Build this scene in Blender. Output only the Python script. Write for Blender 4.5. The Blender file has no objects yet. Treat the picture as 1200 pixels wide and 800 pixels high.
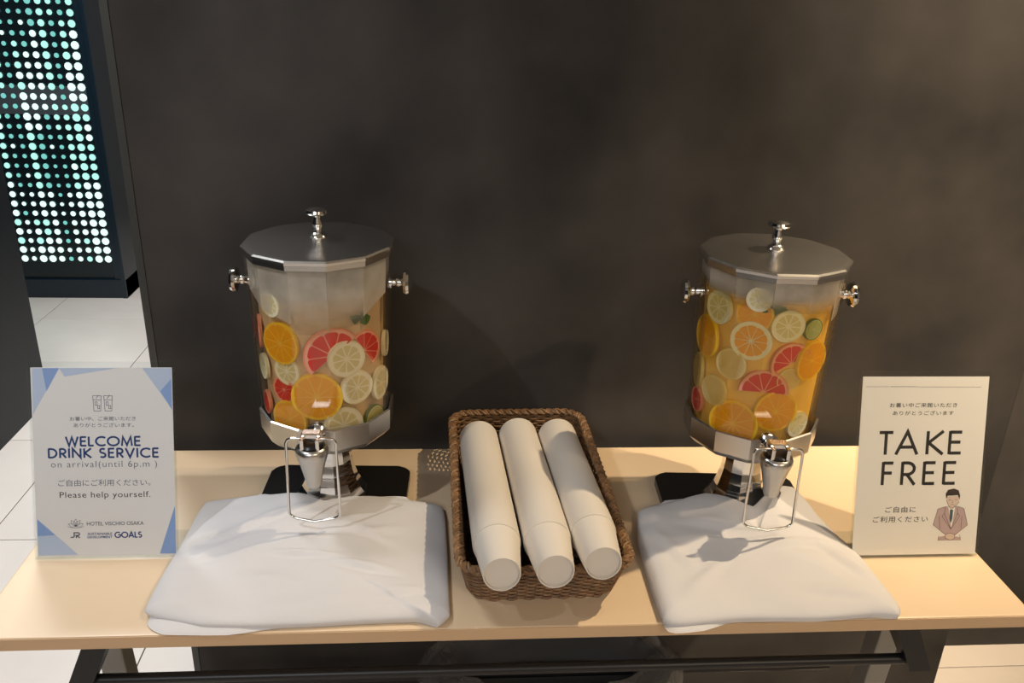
import bpy, bmesh, math, random
from mathutils import Vector, Matrix
random.seed(7)
scene = bpy.context.scene
COL = scene.collection
TZ = 0.72                      # height of the table top above the floor

# ------------------------------------------------------------------ camera
def camera():
    yaw, pitch, roll, f = 0.08127, 0.39372, 0.0337, 1000.8
    fw = Vector((math.sin(yaw)*math.cos(pitch), math.cos(yaw)*math.cos(pitch), -math.sin(pitch)))
    r = Vector((math.cos(yaw), -math.sin(yaw), 0)); u = r.cross(fw)
    r2 = r*math.cos(roll)+u*math.sin(roll); u2 = u*math.cos(roll)-r*math.sin(roll)
    cd = bpy.data.cameras.new('camera'); cd.sensor_width = 36; cd.lens = f/1200*36
    cd.clip_start = .02; cd.clip_end = 60
    o = bpy.data.objects.new('camera', cd); COL.objects.link(o)
    M = Matrix((r2, u2, -fw)).transposed().to_4x4(); M.translation = (0, -1.4496, TZ+.8286)
    o.matrix_world = M
    scene.camera = o
camera()

# ------------------------------------------------------------------ world, light, exposure
w = bpy.data.worlds.new('world'); scene.world = w; w.use_nodes = True
w.node_tree.nodes['Background'].inputs[0].default_value = (.55, .58, .62, 1)
w.node_tree.nodes['Background'].inputs[1].default_value = .10
vs = scene.view_settings
vs.view_transform = 'Standard'; vs.look = 'None'; vs.gamma = 1; vs.exposure = 0.2; vs.use_curve_mapping = False
try:
    scene.cycles.caustics_reflective = False; scene.cycles.caustics_refractive = False
    scene.cycles.transparent_max_bounces = 24; scene.cycles.max_bounces = 10
except Exception: pass

def spot(name, loc, target, energy, color, size, blend, radius):
    l = bpy.data.lights.new(name, 'SPOT'); l.energy = energy; l.color = color
    l.spot_size = math.radians(size); l.spot_blend = blend; l.shadow_soft_size = radius
    o = bpy.data.objects.new(name, l); COL.objects.link(o); o.location = loc
    o.rotation_euler = (Vector(target)-Vector(loc)).to_track_quat('-Z', 'Y').to_euler()
def area(name, loc, sx, sy, energy, color):
    l = bpy.data.lights.new(name, 'AREA'); l.shape = 'RECTANGLE'; l.size = sx; l.size_y = sy
    l.energy = energy; l.color = color
    o = bpy.data.objects.new(name, l); COL.objects.link(o); o.location = loc
WARM_LAMP = (1.44, -.05, 2.69); CEIL = 2.74
spot('warm_downlight_beam', WARM_LAMP, (.88, -.27, TZ), 142, (1, .78, .51), 74, .9, .016)
FILL_SPOTS = [((2.1, -.85, 2.69), (1.40, .03, 1.52), 420, (1, .78, .53), 52), ((-1.15, -1.15, 2.69), (-.60, .0, 1.25), 60, (.95, .97, 1), 58)]  # added spots that brighten the two wall ends and the left sign
for loc, tgt, e, c, a in FILL_SPOTS: spot('wall_fill_beam', loc, tgt, e, c, a, 1.0, .03)
FILL_PANELS = [(-1.0, -3.6, 1.2, 1.2, 50, (.97, .97, 1)), (-1.1, 1.5, .6, .6, 60, (.95, .98, 1)), (-1.15, .3, .4, .4, 20, (.97, .98, 1)), (1.7, -3.4, 1.2, 1.2, 46, (1, .82, .60))]  # unseen overhead panels added as soft fill for signs, tanks and floor
for i, (x, y, sx, sy, e, c) in enumerate(FILL_PANELS):
    area('fill_panel_light', (x, y, CEIL-.035), sx, sy, e, c)

# ------------------------------------------------------------------ helpers
def lin(r, g, b):
    f = lambda c: (c/255/12.92) if c/255 <= .04045 else ((c/255+.055)/1.055)**2.4
    return (f(r), f(g), f(b), 1)
MATS = {}
def mat(name, color=(.8, .8, .8, 1), rough=.5, metal=0, spec=.5, noise=None, bump=None, sheen=0, emit=None, coat=0, trans=0, transl=0):
    """procedural principled material; noise=(scale, amount) mottles the colour, bump=(scale, strength)"""
    m = bpy.data.materials.new(name); m.use_nodes = True; nt = m.node_tree; p = nt.nodes['Principled BSDF']
    p.inputs['Base Color'].default_value = color; p.inputs['Roughness'].default_value = rough
    p.inputs['Metallic'].default_value = metal; p.inputs['Specular IOR Level'].default_value = spec
    p.inputs['Coat Weight'].default_value = coat; p.inputs['Coat Roughness'].default_value = .08
    if sheen: p.inputs['Sheen Weight'].default_value = sheen
    if emit:
        p.inputs['Emission Color'].default_value = emit[0]; p.inputs['Emission Strength'].default_value = emit[1]
    tc = nt.nodes.new('ShaderNodeTexCoord')
    if noise:
        n = nt.nodes.new('ShaderNodeTexNoise'); n.inputs['Scale'].default_value = noise[0]; n.inputs['Detail'].default_value = 6
        nt.links.new(tc.outputs['Object'], n.inputs['Vector'])
        mx = nt.nodes.new('ShaderNodeMix'); mx.data_type = 'RGBA'
        a = noise[1]
        c2 = noise[2] if len(noise) > 2 else tuple(min(1, v*(1+a)) for v in color[:3])+(1,)
        c1 = tuple(v*(1-a) for v in color[:3])+(1,)
        mx.inputs[6].default_value = c1; mx.inputs[7].default_value = c2
        r = nt.nodes.new('ShaderNodeValToRGB'); r.color_ramp.elements[0].position = .3; r.color_ramp.elements[1].position = .7
        nt.links.new(n.outputs['Fac'], r.inputs['Fac']); nt.links.new(r.outputs['Color'], mx.inputs[0])
        nt.links.new(mx.outputs[2], p.inputs['Base Color'])
    if bump:
        n = nt.nodes.new('ShaderNodeTexNoise'); n.inputs['Scale'].default_value = bump[0]; n.inputs['Detail'].default_value = 4
        nt.links.new(tc.outputs['Object'], n.inputs['Vector'])
        b = nt.nodes.new('ShaderNodeBump'); b.inputs['Strength'].default_value = bump[1]; b.inputs['Distance'].default_value = .002
        nt.links.new(n.outputs['Fac'], b.inputs['Height']); nt.links.new(b.outputs['Normal'], p.inputs['Normal'])
    out = nt.nodes['Material Output']
    if transl:
        t = nt.nodes.new('ShaderNodeBsdfTranslucent'); t.inputs['Color'].default_value = color
        mm = nt.nodes.new('ShaderNodeMixShader'); mm.inputs[0].default_value = transl
        nt.links.new(p.outputs[0], mm.inputs[1]); nt.links.new(t.outputs[0], mm.inputs[2]); nt.links.new(mm.outputs[0], out.inputs['Surface'])
    MATS[name] = m
    return m
def clear(name, tint, ior, rough, haze=0, hazecol=(.8, .8, .8, 1), transl=.5, fade=None, soft=None):
    """thin clear sheet: transparent + fresnel gloss, optionally part-hazy"""
    m = bpy.data.materials.new(name); m.use_nodes = True; nt = m.node_tree; nt.nodes.remove(nt.nodes['Principled BSDF'])
    out = nt.nodes['Material Output']
    t = nt.nodes.new('ShaderNodeBsdfTransparent'); t.inputs[0].default_value = tint
    g = nt.nodes.new('ShaderNodeBsdfGlossy'); g.inputs['Roughness'].default_value = rough
    lw = nt.nodes.new('ShaderNodeLayerWeight'); lw.inputs[0].default_value = .5      # Schlick gloss, same from both sides
    pw = nt.nodes.new('ShaderNodeMath'); pw.operation = 'POWER'; pw.inputs[1].default_value = 5; nt.links.new(lw.outputs['Facing'], pw.inputs[0])
    f0 = ((ior-1)/(ior+1))**2
    fr = nt.nodes.new('ShaderNodeMath'); fr.operation = 'MULTIPLY_ADD'; fr.inputs[1].default_value = .6*(1-f0); fr.inputs[2].default_value = f0; nt.links.new(pw.outputs[0], fr.inputs[0])
    last = t
    if haze:
        d = nt.nodes.new('ShaderNodeBsdfDiffuse'); d.inputs[0].default_value = hazecol
        tl = nt.nodes.new('ShaderNodeBsdfTranslucent'); tl.inputs[0].default_value = hazecol
        dm = nt.nodes.new('ShaderNodeMixShader'); dm.inputs[0].default_value = transl
        nt.links.new(d.outputs[0], dm.inputs[1]); nt.links.new(tl.outputs[0], dm.inputs[2])
        hm = nt.nodes.new('ShaderNodeMixShader'); hm.inputs[0].default_value = haze
        if fade:
            tc = nt.nodes.new('ShaderNodeTexCoord'); n = nt.nodes.new('ShaderNodeTexNoise'); n.inputs['Scale'].default_value = fade
            n.inputs['Detail'].default_value = 5
            nt.links.new(tc.outputs['Object'], n.inputs['Vector'])
            mr = nt.nodes.new('ShaderNodeMapRange'); mr.inputs[1].default_value = .3; mr.inputs[2].default_value = .7
            mr.inputs[3].default_value = haze*.55; mr.inputs[4].default_value = min(1, haze*1.3)
            nt.links.new(n.outputs['Fac'], mr.inputs[0])
            src = mr
            if soft:      # painted reflection thins out towards the lower edge of the pane
                sp = nt.nodes.new('ShaderNodeSeparateXYZ'); nt.links.new(tc.outputs['Generated'], sp.inputs[0])
                m2 = nt.nodes.new('ShaderNodeMapRange'); m2.interpolation_type = 'SMOOTHSTEP'; m2.inputs[1].default_value = 0; m2.inputs[2].default_value = soft
                nt.links.new(sp.outputs['Z'], m2.inputs[0])
                ml = nt.nodes.new('ShaderNodeMath'); ml.operation = 'MULTIPLY'; nt.links.new(mr.outputs[0], ml.inputs[0]); nt.links.new(m2.outputs[0], ml.inputs[1]); src = ml
            nt.links.new(src.outputs[0], hm.inputs[0])
        nt.links.new(t.outputs[0], hm.inputs[1]); nt.links.new(dm.outputs[0], hm.inputs[2]); last = hm
    mx = nt.nodes.new('ShaderNodeMixShader')
    nt.links.new(fr.outputs[0], mx.inputs[0]); nt.links.new(last.outputs[0], mx.inputs[1]); nt.links.new(g.outputs[0], mx.inputs[2])
    nt.links.new(mx.outputs[0], out.inputs['Surface'])
    MATS[name] = m
    return m

def add_box(bm, lo, hi, bevel=0, M=None):
    r = bmesh.ops.create_cube(bm, size=1)
    vs_ = r['verts']
    for v in vs_:
        v.co = Vector([lo[i]+(v.co[i]+.5)*(hi[i]-lo[i]) for i in range(3)])
    if bevel:
        es = list({e for v in vs_ for e in v.link_edges})
        rr = bmesh.ops.bevel(bm, geom=es, offset=bevel, segments=2, affect='EDGES', profile=.6)
        vs_ = list({v for f in rr['faces'] for v in f.verts} | {v for v in vs_ if v.is_valid})
    if M: bmesh.ops.transform(bm, matrix=M, verts=vs_)
def add_lathe(bm, prof, seg=32, M=None, phase=0, cap=True):
    """prof: list of (radius, z)"""
    rings = []
    for r, z in prof:
        if r < 1e-6: ring = [bm.verts.new((0, 0, z))]
        else: ring = [bm.verts.new((r*math.cos(phase+2*math.pi*k/seg), r*math.sin(phase+2*math.pi*k/seg), z)) for k in range(seg)]
        rings.append(ring)
    for a, b in zip(rings, rings[1:]):
        if len(a) == 1 and len(b) == 1: continue
        for k in range(seg):
            k2 = (k+1) % seg
            if len(a) == 1: bm.faces.new((a[0], b[k2], b[k]))
            elif len(b) == 1: bm.faces.new((a[k], a[k2], b[0]))
            else: bm.faces.new((a[k], a[k2], b[k2], b[k]))
    if cap:
        if len(rings[0]) > 1: bm.faces.new(list(reversed(rings[0])))
        if len(rings[-1]) > 1: bm.faces.new(rings[-1])
    if M:
        bmesh.ops.transform(bm, matrix=M, verts=[v for r in rings for v in r])
def add_tube(bm, pts, rad, sides=8, closed=False):
    pts = [Vector(p) for p in pts]; n = len(pts); rings = []
    up = None
    for i, p in enumerate(pts):
        a = pts[i-1] if (i or closed) else p; b = pts[(i+1) % n] if (i < n-1 or closed) else p
        t = (b-a).normalized()
        if up is None:
            up = Vector((0, 0, 1)) if abs(t.z) < .9 else Vector((1, 0, 0))
        x = t.cross(up)
        if x.length < 1e-4: x = t.orthogonal()
        x.normalize(); y = x.cross(t).normalized(); up = y
        rr = rad[i] if isinstance(rad, (list, tuple)) else rad
        rings.append([bm.verts.new(p+(x*math.cos(2*math.pi*k/sides)+y*math.sin(2*math.pi*k/sides))*rr) for k in range(sides)])
    m = n if closed else n-1
    for i in range(m):
        a, b = rings[i], rings[(i+1) % n]
        for k in range(sides):
            k2 = (k+1) % sides; bm.faces.new((a[k], b[k], b[k2], a[k2]))
    if not closed:
        bm.faces.new(rings[0]); bm.faces.new(list(reversed(rings[-1])))
def add_prism(bm, outline, z0, z1):
    lo = [bm.verts.new((x, y, z0)) for x, y in outline]; hi = [bm.verts.new((x, y, z1)) for x, y in outline]
    n = len(outline)
    bm.faces.new(list(reversed(lo))); bm.faces.new(hi)
    for i in range(n):
        j = (i+1) % n; bm.faces.new((lo[i], lo[j], hi[j], hi[i]))
def mesh(name, bm, smooth=None):
    bmesh.ops.recalc_face_normals(bm, faces=bm.faces)
    me = bpy.data.meshes.new(name); bm.to_mesh(me); bm.free()
    if smooth is not None:
        me.polygons.foreach_set('use_smooth', [True]*len(me.polygons))
        me.set_sharp_from_angle(angle=math.radians(smooth))
    return me
def obj(name, bm, m, parent=None, smooth=None, loc=None, rot=None):
    me = bm if isinstance(bm, bpy.types.Mesh) else mesh(name, bm, smooth)
    if m is not None and not me.materials:
        me.materials.append(MATS[m] if isinstance(m, str) else m)
    o = bpy.data.objects.new(name, me); COL.objects.link(o)
    if parent: o.parent = parent
    if loc: o.location = loc
    if rot: o.rotation_euler = rot
    return o
def tag(o, label, cat, group=None):
    o['label'] = label; o['category'] = cat
    if group: o['group'] = group
    return o
def thing(name, label, cat, loc=(0, 0, 0), rot=(0, 0, 0), group=None):
    o = bpy.data.objects.new(name, None); COL.objects.link(o); o.empty_display_size = .05
    o.location = loc; o.rotation_euler = rot
    return tag(o, label, cat, group)
def struct(o, label=None):
    o['kind'] = 'structure'
    if label: o['label'] = label
    return o
def boxobj(name, lo, hi, m, parent=None, bevel=0, loc=None, rot=None):
    bm = bmesh.new(); add_box(bm, lo, hi, bevel); return obj(name, bm, m, parent, None, loc, rot)
def rrect(w, h, r, n=6, cx=0, cy=0):
    pts = []
    for sx, sy, a0 in ((1, 1, 0), (-1, 1, 90), (-1, -1, 180), (1, -1, 270)):
        for k in range(n+1):
            a = math.radians(a0+90*k/n)
            pts.append((cx+sx*(w/2-r)+r*math.cos(a), cy+sy*(h/2-r)+r*math.sin(a)))
    return pts

# ------------------------------------------------------------------ materials
mat('wall_stone', (.034, .0315, .029, 1), .6, noise=(3.4, .45, (.061, .055, .050, 1)), bump=(16, .2), spec=.18)
mat('edge_metal', lin(78, 78, 76), .4, .6)
mat('room_wall', (.30, .27, .24, 1), .8)
mat('ceiling', (.62, .60, .57, 1), .9)
mat('tile', lin(214, 205, 196), .32, noise=(3, .07), spec=.4)
mat('grout', lin(120, 112, 102), .9)
mat('black_gloss', (.005, .008, .011, 1), .35, spec=.2)
mat('led_board', (.003, .008, .011, 1), .25)
mat('led_frame', (.004, .012, .020, 1), .3)
mat('led_reflection', (.05, .06, .068, 1), .3)  # grey of the painted reflection on the dot wall
mat('laminate', lin(220, 196, 164), .33, noise=(5, .03), spec=.45)
mat('edge_band', lin(196, 164, 128), .5)
mat('black_steel', (.010, .010, .011, 1), .38, spec=.4)
mat('leg_paint', (.20, .19, .17, 1), .45, spec=.4)
mat('chrome', (.78, .77, .75, 1), .07, 1)
mat('steel', (.66, .64, .61, 1), .26, 1, bump=(60, .02))
mat('lid_steel', (.66, .64, .61, 1), .27, 1)
mat('tap_steel', (.55, .53, .50, 1), .30, 1)
mat('black_plastic', (.010, .009, .009, 1), .28)
mat('cotton', lin(208, 206, 206), .9, bump=(420, .15), sheen=.15, spec=.1)
mat('rattan', lin(124, 92, 60), .55, noise=(60, .4), bump=(300, .2))
mat('rattan_dark', lin(84, 60, 40), .6, noise=(60, .4))
mat('cup_paper', lin(224, 216, 204), .55, spec=.3, transl=.12)
mat('paper_cool', lin(238, 234, 234), .55)
mat('paper_warm', lin(246, 238, 226), .55)
mat('navy_ink', lin(28, 62, 122), .6)
mat('grey_ink', lin(92, 96, 112), .6)
mat('black_ink', lin(38, 34, 30), .6)
mat('brown_ink', lin(74, 52, 48), .6)
mat('blue_print', lin(142, 170, 222), .6)
mat('pale_blue_print', lin(192, 206, 232), .6)
mat('suit_print', lin(196, 168, 164), .6)
mat('skin_print', lin(224, 198, 180), .6)
mat('hair_print', lin(58, 44, 40), .6)
mat('tie_print', lin(66, 92, 100), .6)
clear('acrylic', (.97, .98, .98, 1), 1.45, .02)
clear('tank_plastic', (.97, .97, .96, 1), 1.42, .03)
clear('pane_reflection', (.95, .95, .93, 1), 1.2, .2, haze=.72, hazecol=(.95, .90, .82, 1), transl=.6, fade=14)  # milky film with the facets' pale reflection put into its colour
clear('pane_reflection_soft', (.95, .95, .93, 1), 1.2, .2, haze=.72, hazecol=(.95, .90, .82, 1), transl=.6, fade=14, soft=.6)
clear('drink_skin_pink', (.97, .93, .86, 1), 1.05, .05, haze=.06, hazecol=(.92, .62, .34, 1), transl=.5)
clear('drink_skin_amber', (.98, .93, .74, 1), 1.05, .05, haze=.07, hazecol=(1, .66, .14, 1), transl=.5)
mat('drink_core_pink', lin(212, 182, 140), .6, noise=(12, .12), transl=.1)
mat('drink_core_amber', lin(252, 200, 96), .6, noise=(12, .10), transl=.1)
mat('orange_peel', lin(254, 206, 40), .4, transl=.1); mat('orange_pith', lin(252, 204, 70), .5, transl=.1); mat('orange_flesh', lin(255, 172, 0), .3, noise=(90, .15), transl=.1)
mat('lemon_peel', lin(240, 230, 190), .4, transl=.1); mat('lemon_pith', lin(248, 242, 218), .5, transl=.1); mat('lemon_flesh', lin(226, 214, 160), .3, noise=(90, .2), transl=.1)
mat('pale_peel', lin(240, 216, 140), .4, transl=.1); mat('pale_pith', lin(232, 206, 136), .5, transl=.1); mat('pale_flesh', lin(226, 196, 124), .3, noise=(90, .12), transl=.1)
mat('lime_peel', lin(84, 112, 40), .4, transl=.1); mat('lime_pith', lin(206, 204, 140), .5, transl=.1); mat('lime_flesh', lin(176, 172, 92), .3, noise=(90, .15), transl=.1)
mat('grapefruit_peel', lin(238, 150, 110), .4, transl=.1); mat('grapefruit_pith', lin(244, 178, 150), .5, transl=.1); mat('grapefruit_flesh', lin(220, 34, 20), .3, noise=(90, .18), transl=.1)
mat('mint', lin(66, 110, 40), .5, noise=(80, .3), transl=.3)
clear('bag_plastic', (.86, .86, .86, 1), 1.5, .12, haze=.2, hazecol=(.5, .5, .5, 1))
mat('bin_dark', (.03, .03, .032, 1), .4)
mat('lamp_trim', (.7, .7, .7, 1), .4)
mat('lamp_glow', (.9, .9, .9, 1), .4, emit=((1, .85, .65, 1), 4))

# ------------------------------------------------------------------ setting
FL = -TZ
def floor():
    base = struct(boxobj('floor', (-4, -4.6, -.06), (4, 4.6, -.006), 'grout'), 'pale stone tile floor')
    s = .6; me = None
    for i in range(-6, 7):
        for j in range(-7, 8):
            x0, y0 = i*s-.15, j*s+.14
            if x0 < -4 or x0+s > 4.05 or y0 < -4.6 or y0+s > 4.7: continue
            if me is None:
                bm = bmesh.new(); add_box(bm, (.0015, .0015, -.006), (s-.0015, s-.0015, 0), .0012); me = mesh('tile', bm); me.materials.append(MATS['tile'])
            obj('tile', me, None, base, loc=(x0, y0, 0))
floor()
struct(boxobj('ceiling', (-4, -4.6, CEIL), (4, 4.6, CEIL+.1), 'ceiling'))
# dark stone panel the table stands against
WY = .03
wb = struct(boxobj('wall_back', (-.533, WY, 0), (1.147, WY+.16, CEIL), 'wall_stone'), 'dark grey-brown stone-look wall panel')
boxobj('edge_strip', (-.546, WY-.002, 0), (-.533, WY+.16, CEIL), 'edge_metal', wb)
boxobj('joint_shadow_strip', (1.147, WY+.004, 0), (1.151, WY+.185, CEIL), 'black_steel', wb)  # thin black joint, also drawing the shadow of the gap
struct(boxobj('wall_right', (1.151, .215, 0), (4, .38, CEIL), 'wall_stone'), 'brown stone-look wall set back beside the panel')
struct(boxobj('wall_left', (-1.75, -4.6, 0), (-1.555, 1.66, CEIL), 'black_gloss'), 'glossy black partition')
struct(boxobj('wall_far', (-4, 4.4, 0), (4, 4.6, CEIL), 'room_wall'))
struct(boxobj('wall_side', (3.9, -4.6, 0), (4, .215, CEIL), 'room_wall'))
struct(boxobj('wall_rear', (-4, -4.7, 0), (4, -4.6, CEIL), 'room_wall'))

# illuminated dot wall far left
def led_wall():
    t = thing('led_dot_wall', 'tall black display wall of glowing teal and white dots in dark frame', 'display wall', (-1.70, 2.854, 0))
    boxobj('backing_board', (-1.6, .0, .10), (0, .30, 2.70), 'led_board', t)
    boxobj('frame_base', (-1.6, -.02, 0), (.052, .30, .10), 'led_frame', t, .003)
    boxobj('frame_post', (.028, -.025, 0), (.052, .30, 2.70), 'led_frame', t, .003)
    boxobj('frame_margin', (0, -.012, .10), (.028, .30, 2.70), 'led_frame', t)
    boxobj('reflection_band', (-1.6, -.004, .917), (.0, .0, 1.05), 'led_reflection', t, .001)  # grey strip painting a ceiling light's reflection across the board
    me = bpy.data.meshes.new('light_dots'); vsx, fs, mi = [], [], []
    rnd = random.Random(3)
    for i in range(26):
        cphase = rnd.random()*6
        for j in range(53):
            x = -.022-i*.0452; z = .205+j*.0468
            a = .5+.5*math.sin(i*1.35+j*.09+.8*math.sin(j*.23+cphase))
            b = .5+.5*math.sin(j*.37+i*.21)
            r = .0100+.0085*min(1, a*1.0+.15*b)
            if i in (4, 5) : r *= .82
            n = 10; k0 = len(vsx)
            vsx += [(x+r*math.cos(2*math.pi*k/n), -.006, z+r*math.sin(2*math.pi*k/n)) for k in range(n)]
            fs.append([k0+k for k in range(n)])
            white = (a > .75 and b > .45) or (j < 8 and rnd.random() < .75) or rnd.random() < .12
            mi.append(0 if white else (2 if i in (4, 5) or a < .2 else 1))
    me.from_pydata(vsx, [], fs)
    for nm, c, e in (('dot_white', (.72, 1, .94, 1), 1.1), ('dot_aqua', (.44, .92, .80, 1), 1.0), ('dot_teal', (.20, .66, .60, 1), .85)):
        me.materials.append(mat(nm, (.02, .02, .02, 1), .4, emit=(c, e)))
    me.polygons.foreach_set('material_index', mi)
    o = obj('light_dots', me, None, t); o['kind'] = 'stuff'
led_wall()

# lamps on the ceiling (out of view): the warm downlight, and added fill lamps
def downlight(loc, label):
    t = thing('ceiling_downlight', label, 'downlight', (loc[0], loc[1], CEIL))
    bm = bmesh.new(); add_lathe(bm, [(.045, 0), (.062, 0), (.062, -.006), (.045, -.006), (.045, 0)], 28, cap=False); obj('trim_ring', bm, 'lamp_trim', t, 40)
    bm = bmesh.new(); add_lathe(bm, [(0, -.002), (.044, -.002), (.044, .0)], 24, cap=False); obj('lens', bm, 'lamp_glow', t)
downlight(WARM_LAMP, 'round recessed warm downlight in the ceiling right of the table')
downlight(FILL_SPOTS[0][0], 'round downlight added as warm fill for the stone wall at right'); downlight(FILL_SPOTS[1][0], 'round downlight added as cool fill for the stone panel and sign at left')
for i, (x, y, sx, sy, e, c) in enumerate(FILL_PANELS):
    t = thing('ceiling_fill_light', ['large added fill light panel behind the viewer at left', 'added fill light panel near the dot wall', 'small square added fill light beside the partition', 'large added fill light panel behind the viewer at right'][i], 'ceiling light', (x, y, CEIL))
    for nm, lo, hi in (('fill_frame_bar', (-sx/2-.03, -sy/2-.03, -.03), (-sx/2, sy/2+.03, 0)), ('fill_frame_bar', (sx/2, -sy/2-.03, -.03), (sx/2+.03, sy/2+.03, 0)), ('fill_frame_bar', (-sx/2, -sy/2-.03, -.03), (sx/2, -sy/2, 0)), ('fill_frame_bar', (-sx/2, sy/2, -.03), (sx/2, sy/2+.03, 0))):
        boxobj(nm, lo, hi, 'lamp_trim', t)

# ------------------------------------------------------------------ table
def table():
    t = thing('folding_table', 'long narrow table with pale wood laminate top and black steel frame', 'table', (.11, -.25, 0))
    X0, X1, Y0, Y1 = -.7515, .7505, -.2515, .25
    bm = bmesh.new(); add_box(bm, (X0, Y0, TZ-.0215), (X1, Y1, TZ), .002); top = obj('tabletop', bm, 'laminate', t)
    bm = bmesh.new()
    for lo, hi in (((X0-.0006, Y0-.0012, TZ-.0205), (X1+.0006, Y0, TZ-.0016)), ((X0-.0012, Y0, TZ-.0205), (X0, Y1, TZ-.0016)), ((X1, Y0, TZ-.0205), (X1+.0012, Y1, TZ-.0016))): add_box(bm, lo, hi)
    obj('edge_band', bm, 'edge_band', top)
    for s, px in ((-1, -.66), (1, .665)):
        bm = bmesh.new(); add_box(bm, (-.02, -.02, 0), (.02, .02, TZ-.10), .003)
        bmesh.ops.transform(bm, matrix=Matrix.Shear('XY', 4, (0, 0)), verts=bm.verts)
        for v in bm.verts: v.co.y += (TZ-.10-v.co.z)*.10
        obj('leg', bm, 'leg_paint', t, loc=(px, -.06, .035))
        boxobj('foot', (-.022, -.22, 0), (.022, .24, .035), 'black_steel', t, .006, loc=(px, 0, 0))
        boxobj('top_bracket', (-.025, -.20, TZ-.066), (.025, .20, TZ-.022), 'black_steel', t, .002, loc=(px, 0, 0))
        bm = bmesh.new()                       # gusset carrying the front rail
        pts = [(-.195, TZ-.022), (-.235+.02, TZ-.022), (-.222, TZ-.09), (-.215, TZ-.112), (-.196, TZ-.112), (-.17, TZ-.022)]
        pts = [(-.222, TZ-.022), (-.230, TZ-.122), (-.196, TZ-.122), (-.15, TZ-.022)]
        sh = lambda z: s*(TZ-.022-z)*.42
        lo = [bm.verts.new((-.017+sh(z), y, z)) for y, z in pts]; hi = [bm.verts.new((.017+sh(z), y, z)) for y, z in pts]
        bm.faces.new(lo); bm.faces.new(list(reversed(hi)))
        for i in range(4): bm.faces.new((lo[i], lo[(i+1) % 4], hi[(i+1) % 4], hi[i]))
        obj('gusset', bm, 'black_steel', t, loc=(-.594 if s < 0 else .573, 0, 0))
    bm = bmesh.new(); add_tube(bm, [(-.645, -.213, TZ-.112), (.625, -.213, TZ-.112)], .0085, 12); obj('front_rail', bm, 'black_steel', t, 40)
    bm = bmesh.new(); add_tube(bm, [(-.66, .1, .30), (.66, .1, .30)], .0105, 12); obj('rear_rail', bm, 'black_steel', t, 40)
table()

# ------------------------------------------------------------------ waste bin with plastic liner under the table
def bin_():
    t = thing('waste_bin', 'dark waste bin with clear plastic liner under the table', 'bin', (.20, -.17, 0))
    bm = bmesh.new(); add_lathe(bm, [(.125, 0), (.15, .30), (.158, .33), (.150, .335), (.140, .30), (.118, .012), (0, .012)], 36, cap=False); obj('bin_body', bm, 'bin_dark', t, 40)
    bm = bmesh.new(); rnd = random.Random(5)
    prof = [(.166, .17), (.172, .26), (.170, .34), (.150, .372), (.128, .366), (.112, .30), (.09, .2)]
    rings = []
    for r, z in prof:
        rings.append([bm.verts.new(((r+rnd.uniform(-.008, .008))*math.cos(2*math.pi*k/48), (r+rnd.uniform(-.008, .008))*math.sin(2*math.pi*k/48), z+rnd.uniform(-.01, .012))) for k in range(48)])
    for a, b in zip(rings, rings[1:]):
        for k in range(48): bm.faces.new((a[k], a[(k+1) % 48], b[(k+1) % 48], b[k]))
    obj('liner', bm, 'bag_plastic', t, 60); t.scale = (1.5, .8, 1)
bin_()

# ------------------------------------------------------------------ drink dispensers
NF = 12; APO = math.cos(math.pi/NF)
def ngon(r, z, rot=0):
    """12-gon with a flat facing -y"""
    return [Vector((r*math.sin(rot+2*math.pi*(k+.5)/NF), -r*math.cos(rot+2*math.pi*(k+.5)/NF), z)) for k in range(NF)]
def ngon_shell(bm, prof, cap0=False, cap1=False):
    rings = [[bm.verts.new(v) for v in ngon(r, z)] for r, z in prof]
    for a, b in zip(rings, rings[1:]):
        for k in range(NF): bm.faces.new((a[k], a[(k+1) % NF], b[(k+1) % NF], b[k]))
    if cap0: bm.faces.new(rings[0])
    if cap1: bm.faces.new(rings[-1])
R0, R1 = .1045, .1125           # outer circumradius at the bottom and at the top of the tank
ZB, ZT = .150, .452             # tank from the band to the lid
def rad(z): return R0+(R1-R0)*(z-ZB)/(ZT-ZB)
def core_apo(z): return rad(z)*APO-.004-.0092
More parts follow.
